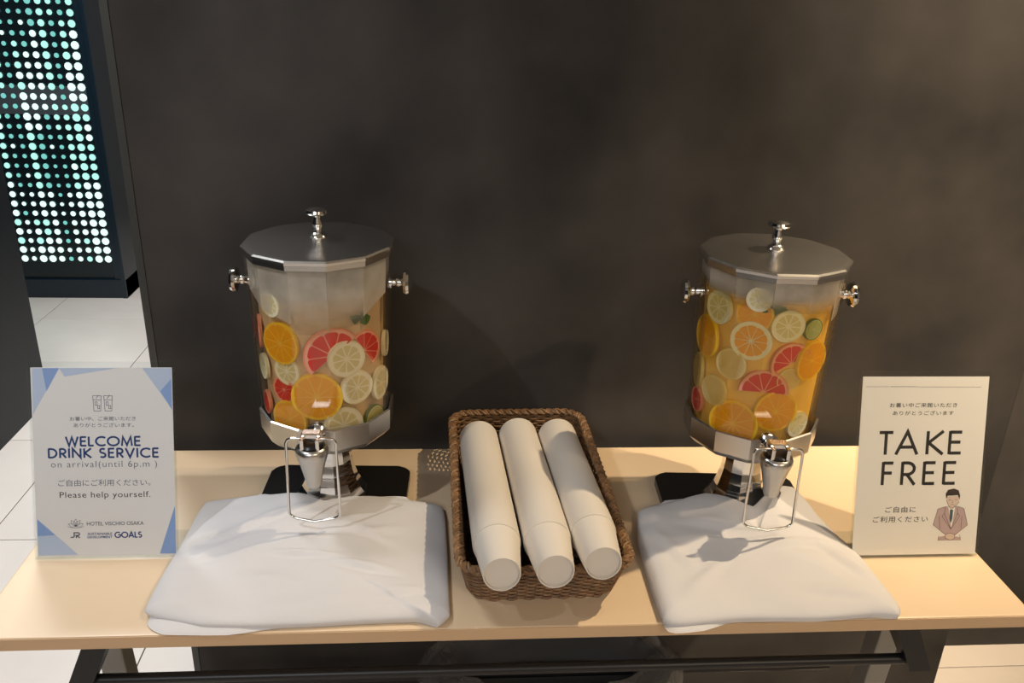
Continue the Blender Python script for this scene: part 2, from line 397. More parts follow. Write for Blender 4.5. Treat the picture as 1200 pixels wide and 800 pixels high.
FRUITS = {
'L': [('orange', -32.7, 0.323, 0.0333, 0, 0), ('grapefruit', 16.0, 0.307, 0.0448, 1, 38), ('lemon', 27.6, 0.300, 0.0297, 0, 0), ('grapefruit', 47.1, 0.305, 0.0328, 1, -56),
      ('lemon', -29.1, 0.278, 0.0234, 0, 0), ('grapefruit', -34.7, 0.244, 0.0225, 0, 0), ('orange', -0.8, 0.240, 0.0390, 0, 0), ('lemon', 36.8, 0.248, 0.0278, 0, 0),
      ('lemon', 70.4, 0.235, 0.0277, 0, 0), ('orange', -30.1, 0.195, 0.0319, 0, 0), ('lemon', 22.6, 0.187, 0.0314, 0, 0), ('lime', 57.5, 0.180, 0.0235, 0, 0),
      ('grapefruit', -76.6, 0.320, 0.0266, 0, 0), ('lemon', -64, 0.269, 0.0204, 0, 0), ('grapefruit', -66, 0.205, 0.0193, 0, 0), ('lemon', 84, 0.295, 0.0208, 0, 0), ('lemon', -38.4, 0.384, 0.0189, 0, 0)],
'R': [('lemon', -65.7, 0.385, 0.0263, 0, 0), ('orange', -81.4, 0.327, 0.0353, 0, 0), ('orange', -31.0, 0.389, 0.0275, 0, 0), ('orange_pale', -30.9, 0.347, 0.0309, 0, 0),
      ('lemon', -2.0, 0.377, 0.0253, 0, 0), ('lime', 21.9, 0.370, 0.0167, 0, 0), ('lemon_pale', -45.6, 0.302, 0.0250, 0, 0), ('grapefruit', 8.0, 0.314, 0.0335, 1, 27),
      ('orange', 30.5, 0.314, 0.0327, 0, 0), ('lemon_pale', -60.6, 0.247, 0.0251, 0, 0), ('grapefruit', -13.4, 0.264, 0.0379, 1, 0), ('lemon_pale', 8.6, 0.286, 0.0195, 0, 0),
      ('grapefruit', -85.4, 0.212, 0.0214, 0, 0), ('orange', -36.7, 0.202, 0.0390, 0, 0), ('orange', 0.7, 0.233, 0.0343, 0, 0), ('lemon', 26.6, 0.206, 0.0216, 0, 0),
      ('lemon_pale', -95, 0.258, 0.0285, 0, 0), ('lemon', -28.8, 0.415, 0.0188, 0, 0)]}
FLABEL = {
'L': ['orange slice high on the left side of the left dispenser', 'large red grapefruit half slice high in the left dispenser', 'lemon slice overlapping the large red grapefruit half slice', 'red grapefruit half slice near the mint sprig, upper right of left dispenser',
      'pale lemon slice just under the upper left orange slice', 'small red grapefruit slice left of the biggest orange slice', 'biggest orange slice, in the middle of the left dispenser', 'middle lemon slice of three in a diagonal, left dispenser',
      'lemon slice curving round the right side of the left dispenser', 'orange slice at the bottom left of the left dispenser', 'lemon slice at the bottom of left dispenser above the steel band', 'green-rimmed lime slice at the bottom right of the left dispenser',
      'red grapefruit slice on the far left edge of the left dispenser', 'thin pale lemon slice on the left edge of left dispenser at mid height', 'red grapefruit slice low on the left edge of the left dispenser', 'pale lemon slice at the upper right edge of the left dispenser', 'lemon slice behind the painted reflection on the upper left pane of the left dispenser'],
'R': ['lemon slice at the upper left of the right dispenser', 'orange slice on the left edge of the right dispenser', 'orange slice tucked behind the white-rimmed orange slice', 'white-rimmed orange slice in the upper middle of the right dispenser',
      'lemon slice right of the white-rimmed orange slice, right dispenser', 'small lime slice at the upper right of the right dispenser', 'dull yellow lemon slice below the white-rimmed orange slice', 'upper red grapefruit wedge on the right of the right dispenser',
      'orange slice on the right edge of the right dispenser', 'dull lemon slice low on the left of the right dispenser', 'lower red grapefruit half slice in the middle of the right dispenser', 'yellow lemon slice behind the lower red grapefruit half slice',
      'red grapefruit slice low on the left edge of the right dispenser', 'wide orange slice at the bottom left of the right dispenser', 'round orange slice just above the tap of the right dispenser', 'lemon slice at the bottom right of the right dispenser',
      'narrow pale lemon slice on the left edge of the right dispenser', 'yellow lemon slice near the lid of the right dispenser']}
BACK = {'L': (1, 3, 4, 5), 'R': (2, 7, 10, 11)}
KIND = {'orange': ('orange', .93, .90, 10), 'orange_pale': ('orange', .90, .80, 10), 'lemon': ('lemon', .93, .74, 9), 'lemon_pale': ('pale', .93, .84, 9), 'lime': ('lime', .93, .86, 9), 'grapefruit': ('grapefruit', .95, .86, 11)}
_sm = {}
def slice_meshes(kind, half):
    if (kind, half) in _sm: return _sm[kind, half]
    pre, rp, rf, n = KIND[kind]; pm = 'lemon_pith' if kind == 'orange_pale' else pre+'_pith'; plm = 'lemon_pith' if kind == 'orange_pale' else pre+'_peel'
    A = math.pi if half else 2*math.pi; N = 24 if half else 44; th = .085
    def ring(bm, ri, ro, z0, z1):
        a = [[bm.verts.new((r*math.cos(A*k/N), r*math.sin(A*k/N), z)) for k in range(N+1 if half else N)] for r, z in ((ro, z0), (ro+.012, (z0+z1)/2), (ro, z1), (ri, z1), (ri, z0))]
        m = len(a[0])
        for i in range(5):
            p, q = a[i], a[(i+1) % 5]
            for k in range(m if not half else m-1): bm.faces.new((p[k], p[(k+1) % m], q[(k+1) % m], q[k]))
        if half:
            bm.faces.new([a[i][0] for i in range(5)]); bm.faces.new([a[i][-1] for i in range(5)])
    bm = bmesh.new(); ring(bm, rp, 1, -th, th); peel = mesh('peel', bm, 50); peel.materials.append(MATS[plm])
    bm = bmesh.new()
    out = [(rp*math.cos(A*k/N), rp*math.sin(A*k/N)) for k in range(N+1 if half else N)]
    add_prism(bm, out, -th*.9, th*.9); pith = mesh('pith', bm); pith.materials.append(MATS[pm])
    bm = bmesh.new()
    seg = 2*math.pi/n if not half else math.pi/(n//2); g = .045 if kind.startswith('lemon') and kind != 'lemon_pale' else .016
    pts = [(g*1.6+.05, 0)]
    a0 = seg/2-g/rf*.9
    for k in range(7):
        a = -a0+2*a0*k/6; rr = rf-(.05 if k in (0, 6) else 0)
        pts.append((rr*math.cos(a), rr*math.sin(a)))
    add_prism(bm, pts, -th, th*1.02); sg = mesh('segment', bm); sg.materials.append(MATS[pre+'_flesh'])
    _sm[kind, half] = (peel, pith, sg, n//2 if half else n, seg)
    return _sm[kind, half]
def fruit_slice(kind, loc, theta, r, half, rot, label, side):
    n = Vector((math.sin(theta), -math.cos(theta), 0)); up = Vector((0, 0, 1)); x = up.cross(n)
    M = Matrix((x, up, n)).transposed().to_4x4() @ Matrix.Rotation(math.radians(rot), 4, 'Z')
    pre = KIND[kind][0].replace('pale', 'lemon')
    t = thing(pre+'_slice', label, pre+' slice', group='fruit slices in the '+side+' dispenser')
    t.matrix_world = Matrix.Translation(loc) @ M @ Matrix.Diagonal((r, r, .034, 1))
    peel, pith, sg, ns, seg = slice_meshes(kind, half)
    obj('peel', peel, None, t); obj('pith', pith, None, t)
    ph = random.uniform(0, 1)*seg if not half else seg/2
    for k in range(ns): obj('segment', sg, None, t, rot=(0, 0, ph+seg*k))

def turned_knob(bm, M, s=1.0):
    prof = [(0, 0), (.0135, 0), (.0145, .003), (.0125, .006), (.0075, .009), (.0062, .014), (.0085, .019), (.0088, .024), (.0066, .030), (.0062, .034), (.0095, .037), (.0175, .039), (.0195, .042), (.018, .046), (.011, .049), (0, .050)]
    add_lathe(bm, [(r*s, z*s) for r, z in prof], 28, M, cap=False)

def mint_sprig(loc, theta, s, label, group):
    n = Vector((math.sin(theta), -math.cos(theta), 0)); up = Vector((0, 0, 1)); x = up.cross(n)
    t = thing('mint_sprig', label, 'mint', group=group)
    t.matrix_world = Matrix.Translation(loc) @ Matrix((x, up, n)).transposed().to_4x4()
    for k, (a, L) in enumerate(((0, 1), (2.6, .9), (1.2, .6))):
        bm = bmesh.new(); N = 8; rows = []
        for i in range(N+1):
            u = i/N; wd = .38*math.sin(math.pi*u**.8)*(1+.08*(i % 2))
            rows.append([bm.verts.new((u*s*L, v*wd*s*L, .004*math.sin(u*3)+abs(v)*.002+k*.0012)) for v in (-1, 0, 1)])
        for p, q in zip(rows, rows[1:]):
            for j in range(2): bm.faces.new((p[j], q[j], q[j+1], p[j+1]))
        bmesh.ops.remove_doubles(bm, verts=bm.verts, dist=1e-5)
        bmesh.ops.solidify(bm, geom=bm.faces[:], thickness=.0006)
        obj('leaf', bm, 'mint', t, 40, rot=(0, 0, a))

def dispenser(key, x, y, label, level, core, skin, base_dx, reflection_ends, rz):
    t = thing('drink_dispenser', label, 'drink dispenser', (x, y, TZ), (0, 0, rz), 'faceted drink dispensers')
    side = 'left' if key == 'L' else 'right'
    # base plate
    bm = bmesh.new(); add_prism(bm, rrect(.246, .246, .022), .003, .017); bmesh.ops.bevel(bm, geom=[e for e in bm.edges if abs(e.verts[0].co.z-e.verts[1].co.z) < 1e-6], offset=.002, segments=2, affect='EDGES')
    b = obj('base_plate', bm, 'black_plastic', t, 40, loc=(base_dx, -.046, 0))
    for sx in (-1, 1):
        for sy in (-1, 1):
            bm = bmesh.new(); add_lathe(bm, [(0, 0), (.012, 0), (.012, .004), (0, .004)], 16, cap=False); obj('rubber_foot', bm, 'black_steel', b, 40, loc=(sx*.095, sy*.095, 0))
    # flared pedestal
    bm = bmesh.new()
    prof = [(.060, .0175), (.058, .021), (.051, .030), (.044, .044), (.039, .060), (.035, .080), (.033, .105), (.033, .128)]
    ngon_shell(bm, prof, True, True); obj('pedestal', bm, 'chrome', t)
    # under-dish and band
    bm = bmesh.new(); ngon_shell(bm, [(.033, .124), (.070, .128), (.098, .140), (.1080, .151), (.1090, .186), (.1060, .1875)], False, False)
    obj('lower_band', bm, 'steel', t)
    # clear tank
    bm = bmesh.new(); ngon_shell(bm, [(rad(.152)-.0005, .152), (rad(ZT), ZT), (rad(ZT)-.0035, ZT), (rad(.156)-.004, .156)], False, True)
    obj('tank', bm, 'tank_plastic', t)
    # milky panes painting the room's pale reflection on the upper facets
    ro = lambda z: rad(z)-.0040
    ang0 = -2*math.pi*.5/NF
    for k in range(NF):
        ze = reflection_ends.get(k)
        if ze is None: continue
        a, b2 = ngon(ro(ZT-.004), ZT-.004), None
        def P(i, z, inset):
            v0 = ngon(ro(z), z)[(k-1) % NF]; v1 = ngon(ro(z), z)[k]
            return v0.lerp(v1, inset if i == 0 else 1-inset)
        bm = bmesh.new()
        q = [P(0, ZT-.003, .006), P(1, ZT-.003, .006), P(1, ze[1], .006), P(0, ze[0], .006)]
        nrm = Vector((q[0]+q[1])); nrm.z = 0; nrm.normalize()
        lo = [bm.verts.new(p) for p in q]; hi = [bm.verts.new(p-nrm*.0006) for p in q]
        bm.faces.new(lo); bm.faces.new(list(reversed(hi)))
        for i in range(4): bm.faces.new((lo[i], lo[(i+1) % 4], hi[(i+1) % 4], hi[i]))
        obj('reflection_pane', bm, 'pane_reflection' if len(ze) == 3 else 'pane_reflection_soft', t)
    # rim and lid
    bm = bmesh.new(); ngon_shell(bm, [(rad(ZT)+.0005, ZT-.007), (rad(ZT)+.0022, ZT-.006), (rad(ZT)+.0022, ZT+.001), (rad(ZT)-.001, ZT+.001), (rad(ZT)-.004, ZT-.004)])
    obj('rim', bm, 'steel', t)
    bm = bmesh.new(); RT = rad(ZT)+.0030
    ngon_shell(bm, [(RT-.005, ZT+.0015), (RT, ZT+.0015), (RT+.0004, ZT+.006), (RT-.0025, ZT+.0085), (RT-.008, ZT+.0092), (RT*.55, ZT+.0125), (.018, ZT+.015)], False, True)
    lid = obj('lid', bm, 'lid_steel', t)
    bm = bmesh.new(); turned_knob(bm, Matrix.Translation((0, 0, ZT+.0140)), .93); obj('lid_knob', bm, 'chrome', lid, 40)
    # side knobs
    for s in (-1, 1):
        bm = bmesh.new(); M = Matrix.Translation((s*(rad(.395)*APO), 0, .395)) @ Matrix.Rotation(s*math.pi/2, 4, 'Y')
        prof = [(0, 0), (.010, 0), (.010, .003), (.0065, .005), (.0055, .009), (.0075, .012), (.0075, .015), (.006, .018), (.0075, .020), (.0185, .022), (.0208, .026), (.019, .030), (.011, .033), (0, .034)]
        add_lathe(bm, [(r, z) for r, z in prof], 26, M, cap=False); obj('side_knob', bm, 'chrome', t, 40)
    # tap
    yo = -R0*APO
    bm = bmesh.new(); Mx = Matrix.Translation((0, yo+.004, .180)) @ Matrix.Rotation(math.pi/2, 4, 'X')
    add_lathe(bm, [(0, 0), (.017, 0), (.017, .006), (.012, .009), (.0095, .012), (.0095, .030), (.0115, .034), (.0115, .040), (0, .042)], 24, Mx, cap=False)
    tap = obj('tap', bm, 'chrome', t, 40)
    ty = yo-.046
    bm = bmesh.new(); add_lathe(bm, [(0, .116), (.0105, .116), (.0115, .119), (.0130, .129), (.0190, .155), (.0245, .173), (.0250, .179), (.0235, .183), (.0205, .185), (.018, .180), (.0, .178)], 28, Matrix.Translation((0, ty, 0)), cap=False)
    obj('spout', bm, 'tap_steel', tap, 40)
    bm = bmesh.new(); add_lathe(bm, [(0, .179), (.0175, .179), (.0175, .186), (.014, .189), (0, .189)], 24, Matrix.Translation((0, ty, 0)), cap=False); obj('valve_seat', bm, 'black_plastic', tap, 40)
    bm = bmesh.new()
    for s in (-1, 1): add_box(bm, (s*.0115-.003, ty-.016, .183), (s*.0115+.003, ty+.012, .203), .0015)
    add_box(bm, (-.0145, ty-.004, .197), (.0145, ty+.013, .206), .002)
    obj('clevis', bm, 'chrome', tap)
    hw = .037; z1 = .199; z0 = .062; yy = ty-.004; c = .008
    pts = [(-.012, yy, z1), (-hw+c, yy, z1), (-hw+c*.3, yy, z1-c*.3), (-hw, yy, z1-c), (-hw-.002, yy-.004, z0+c), (-hw+c*.3, yy-.004, z0+c*.3), (-hw+c, yy-.005, z0), (0, yy-.008, z0-.004), (hw-c, yy-.005, z0), (hw-c*.3, yy-.004, z0+c*.3), (hw+.002, yy-.004, z0+c), (hw, yy, z1-c), (hw-c*.3, yy, z1-c*.3), (hw-c, yy, z1), (.012, yy, z1)]
    bm = bmesh.new(); add_tube(bm, pts, .0021, 10); obj('push_lever', bm, 'chrome', tap, 60)
    # the drink
    bm = bmesh.new()
    ngon_shell(bm, [(rad(.158)-.0046, .158), (rad(level)-.0046, level)], True, True)
    d = obj('fruit_drink', bm, skin); d.location = (x, y, TZ); d.rotation_euler = (0, 0, rz)
    tag(d, 'cloudy pinkish fruit drink filling the left dispenser' if key == 'L' else 'amber orange fruit drink filling the right dispenser', 'drink', 'fruit drinks in the dispensers')
    bm = bmesh.new(); ngon_shell(bm, [(core_apo(.162)/APO, .162), (core_apo(level)/APO, level-.002)], True, True); obj('cloudy_body', bm, core, d)
    # fruit
    for i, ((kind, th, z, r, half, rot), lab) in enumerate(zip(FRUITS[key], FLABEL[key])):
        z = max(z, .166+r*.55)
        rho = math.sqrt((rad(z)*APO-.0062)**2-min(r, .06)**2)
        core_r = core_apo(z)
        rho = max(math.sqrt((core_r+.0085)**2-min(r, .05)**2), core_r+.0032)
        if i in BACK[key]: rho = core_r+.0012
        a = math.radians(th)
        fruit_slice(kind, Vector((x+rho*math.sin(a), y-rho*math.cos(a), TZ+z)), a, r, half, rot, lab, side)

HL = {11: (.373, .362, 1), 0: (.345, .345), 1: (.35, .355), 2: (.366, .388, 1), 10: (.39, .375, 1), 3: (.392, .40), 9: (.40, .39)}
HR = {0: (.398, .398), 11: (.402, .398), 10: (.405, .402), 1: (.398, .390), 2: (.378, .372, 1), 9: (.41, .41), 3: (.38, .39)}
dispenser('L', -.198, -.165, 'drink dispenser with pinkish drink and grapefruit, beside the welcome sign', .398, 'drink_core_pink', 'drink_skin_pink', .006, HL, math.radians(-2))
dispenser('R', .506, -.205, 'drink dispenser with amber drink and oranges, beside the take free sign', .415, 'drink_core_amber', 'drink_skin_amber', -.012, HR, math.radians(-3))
def sprig_at(x, y, th, z, s, label):
    a = math.radians(th); rho = rad(z)*APO-.0125
    mint_sprig(Vector((x+rho*math.sin(a), y-rho*math.cos(a), TZ+z)), a, s, label, 'mint sprigs in the drinks')
sprig_at(-.198, -.165, 42, .357, .022, 'small green mint sprig above the grapefruit in the left dispenser')
sprig_at(.506, -.205, -17, .399, .026, 'dark green mint sprig near the lid of the right dispenser')

# ------------------------------------------------------------------ folded cloths
def cloth(name, outline, H, seed, label, creases, under, bulge=(), plate=(0, 0, 0, 0)):
    def low_z(x, y): return .0180 if plate[0] < x < plate[1] and plate[2] < y < plate[3] else .0006
    cx = sum(p[0] for p in outline)/len(outline); cy = sum(p[1] for p in outline)/len(outline)
    def surf(outline, H, dz, rnd, wr):
        # closed smooth outline, resampled
        n = len(outline); S = []
        for i in range(n):
            p0, p1, p2, p3 = [Vector(outline[(i+k-1) % n]) for k in range(4)]
            for j in range(10):
                u = j/10
                cat = .5*((2*p1)+(p2-p0)*u+(2*p0-5*p1+4*p2-p3)*u*u+(3*p1-p0-3*p2+p3)*u**3)
                S.append(p1.lerp(p2, u)*.6+cat*.4)
        bm = bmesh.new(); N = len(S); K = 44
        ph = [rnd.uniform(0, 6) for _ in range(8)]
        def hgt(x, y, d):
            e = min(1, d/.030); prof = math.sqrt(max(0, 1-(1-e)**2))
            z = H*(.55+.45*min(1, d/.10))*prof
            if wr:
                f = min(1, d/.02)
                z += f*(.0016*math.sin(23*x+9*y+ph[0])+.0012*math.sin(17*y-31*x+ph[1])+.0007*math.sin(61*x+44*y+ph[2])+.0005*math.sin(95*y-30*x+ph[3]))
                for (ax, ay, bx, by, wd, hh) in creases:
                    vx, vy = bx-ax, by-ay; L = math.hypot(vx, vy); tt = ((x-ax)*vx+(y-ay)*vy)/L/L
                    dd = ((x-ax)*vy-(y-ay)*vx)/L
                    if -.25 < tt < 1.25:
                        fade = max(0, min(1, 1-abs(tt-.5)*2+.35))
                        z += f*fade*hh*(math.exp(-(dd/wd)**2)-.6*math.exp(-((dd-wd*1.8)/wd)**2))
                for (bx, by, rr, hh) in bulge: z += f*hh*math.exp(-((x-bx)**2+(y-by)**2)/rr/rr)
            return max(max(z, .0)+dz, low_z(x, y)+.0012)
        rings = []
        c = Vector((cx, cy))
        for k in range(K+1):
            rho = 1-(1-k/K)**1.7 if k else 0
            if k == 0: rings.append([bm.verts.new((cx, cy, hgt(cx, cy, .15)))]); continue
            ring = []
            for s in S:
                p = c.lerp(s, rho); d = (s-c).length*(1-rho)*.85
                ring.append(bm.verts.new((p.x, p.y, hgt(p.x, p.y, d))))
            rings.append(ring)
        low = [bm.verts.new((*c.lerp(s, .985), low_z(*c.lerp(s, .985)))) for s in S]
        for k in range(N): bm.faces.new((rings[0][0], rings[1][k], rings[1][(k+1) % N]))
        for a, b in zip(rings[1:], rings[2:]+[low]):
            for k in range(N): bm.faces.new((a[k], b[k], b[(k+1) % N], a[(k+1) % N]))
        return bm
    rnd = random.Random(seed)
    t = thing(name, label, 'cloth', (0, 0, TZ), group='folded white cloths')
    obj('top_fold', surf(outline, H, .0075, rnd, True), 'cotton', t, 70)
    obj('under_fold', surf(under, .011, .0002, rnd, False), 'cotton', t, 70)
CL = [(-.407, -.195), (-.335, -.180), (-.255, -.196), (-.200, -.222), (-.145, -.200), (-.085, -.195), (-.008, -.215), (.000, -.329), (.003, -.451), (.004, -.485), (-.011, -.502), (-.04, -.491), (-.111, -.492), (-.191, -.496), (-.263, -.497), (-.334, -.494), (-.403, -.474), (-.421, -.462), (-.421, -.401), (-.414, -.296)]
CLu = [(-.40, -.352), (-.2, -.352), (-.01, -.352), (-.004, -.40), (-.002, -.47), (-.10, -.482), (-.24, -.497), (-.30, -.507), (-.385, -.503), (-.412, -.482), (-.416, -.40)]
cloth('folded_cloth', CL, .020, 11, 'folded white cloth under the tap of the left dispenser', [(-.36, -.31, -.22, -.255, .007, .005), (-.26, -.36, -.16, -.375, .005, .0042), (-.17, -.385, -.07, -.405, .006, .0042), (-.13, -.32, -.07, -.30, .006, .003), (-.40, -.37, -.28, -.31, .009, .004), (-.16, -.30, -.09, -.335, .006, .0035), (-.10, -.45, -.03, -.44, .007, .003), (-.30, -.41, -.20, -.43, .012, .003)], CLu, ((-.20, -.225, .11, .026),), (-.318, -.066, -.338, -.086))
CR = [(.325, -.236), (.352, -.222), (.425, -.212), (.470, -.236), (.506, -.262), (.545, -.232), (.590, -.192), (.616, -.190), (.624, -.222), (.640, -.308), (.655, -.371), (.660, -.485), (.650, -.506), (.61, -.502), (.527, -.508), (.42, -.505), (.325, -.515), (.304, -.505), (.303, -.447), (.305, -.323)]
CRu = [(.31, -.385), (.48, -.385), (.645, -.385), (.650, -.43), (.654, -.495), (.60, -.498), (.42, -.501), (.36, -.520), (.318, -.524), (.306, -.512)]
cloth('folded_cloth', CR, .022, 23, 'folded white cloth with tap shadow under the right dispenser', [(.50, -.375, .60, -.36, .006, .0046), (.585, -.36, .645, -.43, .008, .0045), (.35, -.46, .42, -.40, .010, .003), (.52, -.46, .62, -.47, .008, .003), (.38, -.29, .47, -.33, .010, .0035), (.33, -.30, .37, -.40, .009, .003)], CRu, ((.515, -.245, .11, .034),), (.368, .620, -.377, -.124))

# ------------------------------------------------------------------ basket and paper cups
BX, BY, BR = .136, -.232, math.radians(1.2)
def basket():
    t = thing('wicker_basket', 'brown woven wicker basket tray holding the paper cup stacks', 'basket', (BX, BY, TZ), (0, 0, BR))
    Wt, Lt, Wb, Lb, Hh = .244, .478, .216, .42, .074
    def loop(u, n, off=0, wave=0, waves=0, ph=0, zz=None):
        wd, ln = Wb+(Wt-Wb)*u+2*off, Lb+(Lt-Lb)*u+2*off; r = .035+off
        P = []
        per = rrect(wd, ln, r, 8)
        per = [Vector(p) for p in per]; m = len(per)
        cum = [0]
        for i in range(m): cum.append(cum[-1]+(per[(i+1) % m]-per[i]).length)
        for k in range(n):
            s = cum[-1]*k/n; i = max(j for j in range(m) if cum[j] <= s+1e-12)
            d = per[(i+1) % m]-per[i]; p = per[i]+d*((s-cum[i])/max(d.length, 1e-9))
            nn = Vector((d.y, -d.x)).normalized()
            p = p+nn*wave*math.sin(math.pi*waves*k/n*2/2+ph)
            P.append((p.x, p.y, Hh*u if zz is None else zz))
        return P
    NS = 96
    bm = bmesh.new(); rows = 16
    for i in range(rows):
        u = (i+.6)/rows*.93
        add_tube(bm, loop(u, NS*3, 0, .0024, NS, math.pi*(i % 2)), .0023, 5, True)
    o = obj('woven_wall', bm, 'rattan', t, 60); o['kind'] = 'stuff'
    bm = bmesh.new()
    lo, hi = loop(.0, NS), loop(1.0, NS)
    for a, b in zip(lo, hi): add_tube(bm, [a, b], .0018, 5)
    o = obj('stakes', bm, 'rattan_dark', t, 60); o['kind'] = 'stuff'
    # braided rim: four strands plaited round a core
    NR = 640; base = loop(1.0, NR, .001)
    for s in range(4):
        bm = bmesh.new(); pts = []
        for k, p in enumerate(base):
            a = 2*math.pi*(k/NR*46+s/4); q0 = Vector(base[k-1]); q1 = Vector(base[(k+1) % NR]); tg = (q1-q0).normalized(); nn = Vector((tg.y, -tg.x, 0))
            pts.append(Vector(p)+nn*.0058*math.sin(a)+Vector((0, 0, 1))*(.0028*math.cos(a*2 if s % 2 else a)+.001))
        add_tube(bm, pts, .0027, 5, True); obj('rim_strand', bm, 'rattan', t, 60)
    bm = bmesh.new(); add_tube(bm, loop(1.0, 200, .001), .0045, 6, True); obj('rim_core', bm, 'rattan_dark', t, 60)
    bm = bmesh.new()
    for i in range(34):
        y = -Lb/2+Lb*(i+.5)/34; e = .0 if abs(y) < Lb/2-.035 else .02
        add_tube(bm, [(-Wb/2+e+k*(Wb-2*e)/24, y, .004+.0016*math.sin(math.pi*k+math.pi*i)) for k in range(25)], .0048, 5)
    o = obj('woven_bottom', bm, 'rattan_dark', t, 60); o['kind'] = 'stuff'
basket()
def cups():
    bm = bmesh.new(); h = .080
    prof = [(0, .0045), (.0235, .0045), (.0240, .0), (.0258, .0), (.0262, .002), (.0334, h-.0067), (.0347, h-.0065), (.0349, h-.003), (.0348, h), (.0336, h-.0008), (.0334, h-.004), (.0250, .006), (0, .006)]
    add_lathe(bm, prof, 36, cap=False); me = mesh('paper_cup', bm, 35); me.materials.append(MATS['cup_paper'])
    names = ['left', 'middle', 'right']
    for s, (f, b) in enumerate((((.0735, -.512, .098), (.056, -.082, .068)), ((.147, -.508, .098), (.128, -.070, .068)), ((.2150, -.492, .098), (.2000, -.074, .068)))):
        f, b = Vector(f), Vector(b); d = (b-f); L = d.length; d.normalize()
        q = d.to_track_quat('Z', 'Y'); n = int((L-h)/.0066)
        for k in range(n+1):
            o = obj('paper_cup', me, None); o.location = f+d*(.0066*k)+Vector((0, 0, TZ)); o.rotation_euler = q.to_euler()
            lab = f'white paper cup at the open front end of the {names[s]} cup stack in the basket' if k == 0 else (f'white paper cup at the back end of the {names[s]} cup stack in the basket' if k == n else f'white paper cup nested inside the {names[s]} cup stack in the basket')
            tag(o, lab, 'paper cup', f'cups in the {names[s]} stack')
cups()

# ------------------------------------------------------------------ signs
SW, SH = .213, .303
def text_mesh(body, width=None, height=None, center=(0, 0), bold=0, z=0, align='CENTER', spacing=1.0):
    cu = bpy.data.curves.new('lettering', 'FONT'); cu.body = body; cu.size = 1; cu.align_x = 'LEFT'; cu.offset = bold; cu.space_character = spacing; cu.resolution_u = 3
    o = bpy.data.objects.new('lettering', cu); COL.objects.link(o)
    dg = bpy.context.evaluated_depsgraph_get(); dg.update()
    me = bpy.data.meshes.new_from_object(o.evaluated_get(dg)); bpy.data.objects.remove(o); bpy.data.curves.remove(cu)
    me.materials.clear()
    xs = [v.co.x for v in me.vertices]; ys = [v.co.y for v in me.vertices]
    if not xs: return me
    sx = width/(max(xs)-min(xs)); sy = height/(max(ys)-min(ys)) if height else sx
    mx, my = (max(xs)+min(xs))/2, (max(ys)+min(ys))/2
    for v in me.vertices: v.co = Vector(((v.co.x-mx)*sx+center[0], (v.co.y-my)*sy+center[1], z))
    return me
def arc(cx, cy, rx, ry, a0, a1, n=14): return [(cx+rx*math.cos(math.radians(a0+(a1-a0)*k/n)), cy+ry*math.sin(math.radians(a0+(a1-a0)*k/n))) for k in range(n+1)]
GLY = {  # strokes in a unit-high box: (advance width, polylines)
'T': (.56, [[(0, .95), (.56, .95)], [(.28, 1), (.28, 0)]]), 'A': (.78, [[(.02, 0), (.39, .98), (.76, 0)], [(.17, .32), (.61, .32)]]),
'K': (.62, [[(.06, 1), (.06, 0)], [(.60, 1), (.10, .50)], [(.10, .50), (.62, 0)]]), 'E': (.50, [[(.06, 1), (.06, 0)], [(.06, .95), (.5, .95)], [(.06, .52), (.46, .52)], [(.06, .05), (.5, .05)]]),
'F': (.46, [[(.06, 1), (.06, 0)], [(.06, .95), (.46, .95)], [(.06, .52), (.42, .52)]]), 'R': (.54, [[(.06, 1), (.06, 0)], [(.06, .95), (.24, .95)]+arc(.24, .70, .25, .25, 90, -90)+[(.06, .45)], [(.24, .45), (.53, 0)]]),
'W': (1.0, [[(.02, 1), (.27, .03), (.5, .92), (.73, .03), (.98, 1)]]), 'L': (.44, [[(.06, 1), (.06, 0)], [(.06, .05), (.44, .05)]]),
'C': (.80, [arc(.50, .5, .45, .45, 48, 312, 24)]), 'O': (.98, [arc(.49, .5, .45, .45, 0, 360, 32)]), 'M': (.90, [[(.05, 0), (.14, .95), (.45, .08), (.76, .95), (.85, 0)]]),
'D': (.72, [[(.06, 1), (.06, 0)], [(.06, .95), (.25, .95)]+arc(.25, .5, .42, .45, 90, -90, 18)+[(.06, .05)]]), 'I': (.12, [[(.06, 1), (.06, 0)]]), 'N': (.74, [[(.06, 0), (.06, .97), (.68, .03), (.68, 1)]]),
'S': (.52, [arc(.26, .73, .20, .22, 35, 270, 16)+arc(.26, .27, .22, .22, 90, -145, 16)[1:]]), 'V': (.72, [[(.02, 1), (.36, .03), (.70, 1)]]), 'G': (.92, [arc(.49, .5, .44, .45, 45, 360, 26)+[(.52, .5)]]), 'J': (.4, [[(.34, 1), (.34, .25)]+arc(.17, .22, .17, .18, 0, -170, 10)]), ' ': (.30, [])}
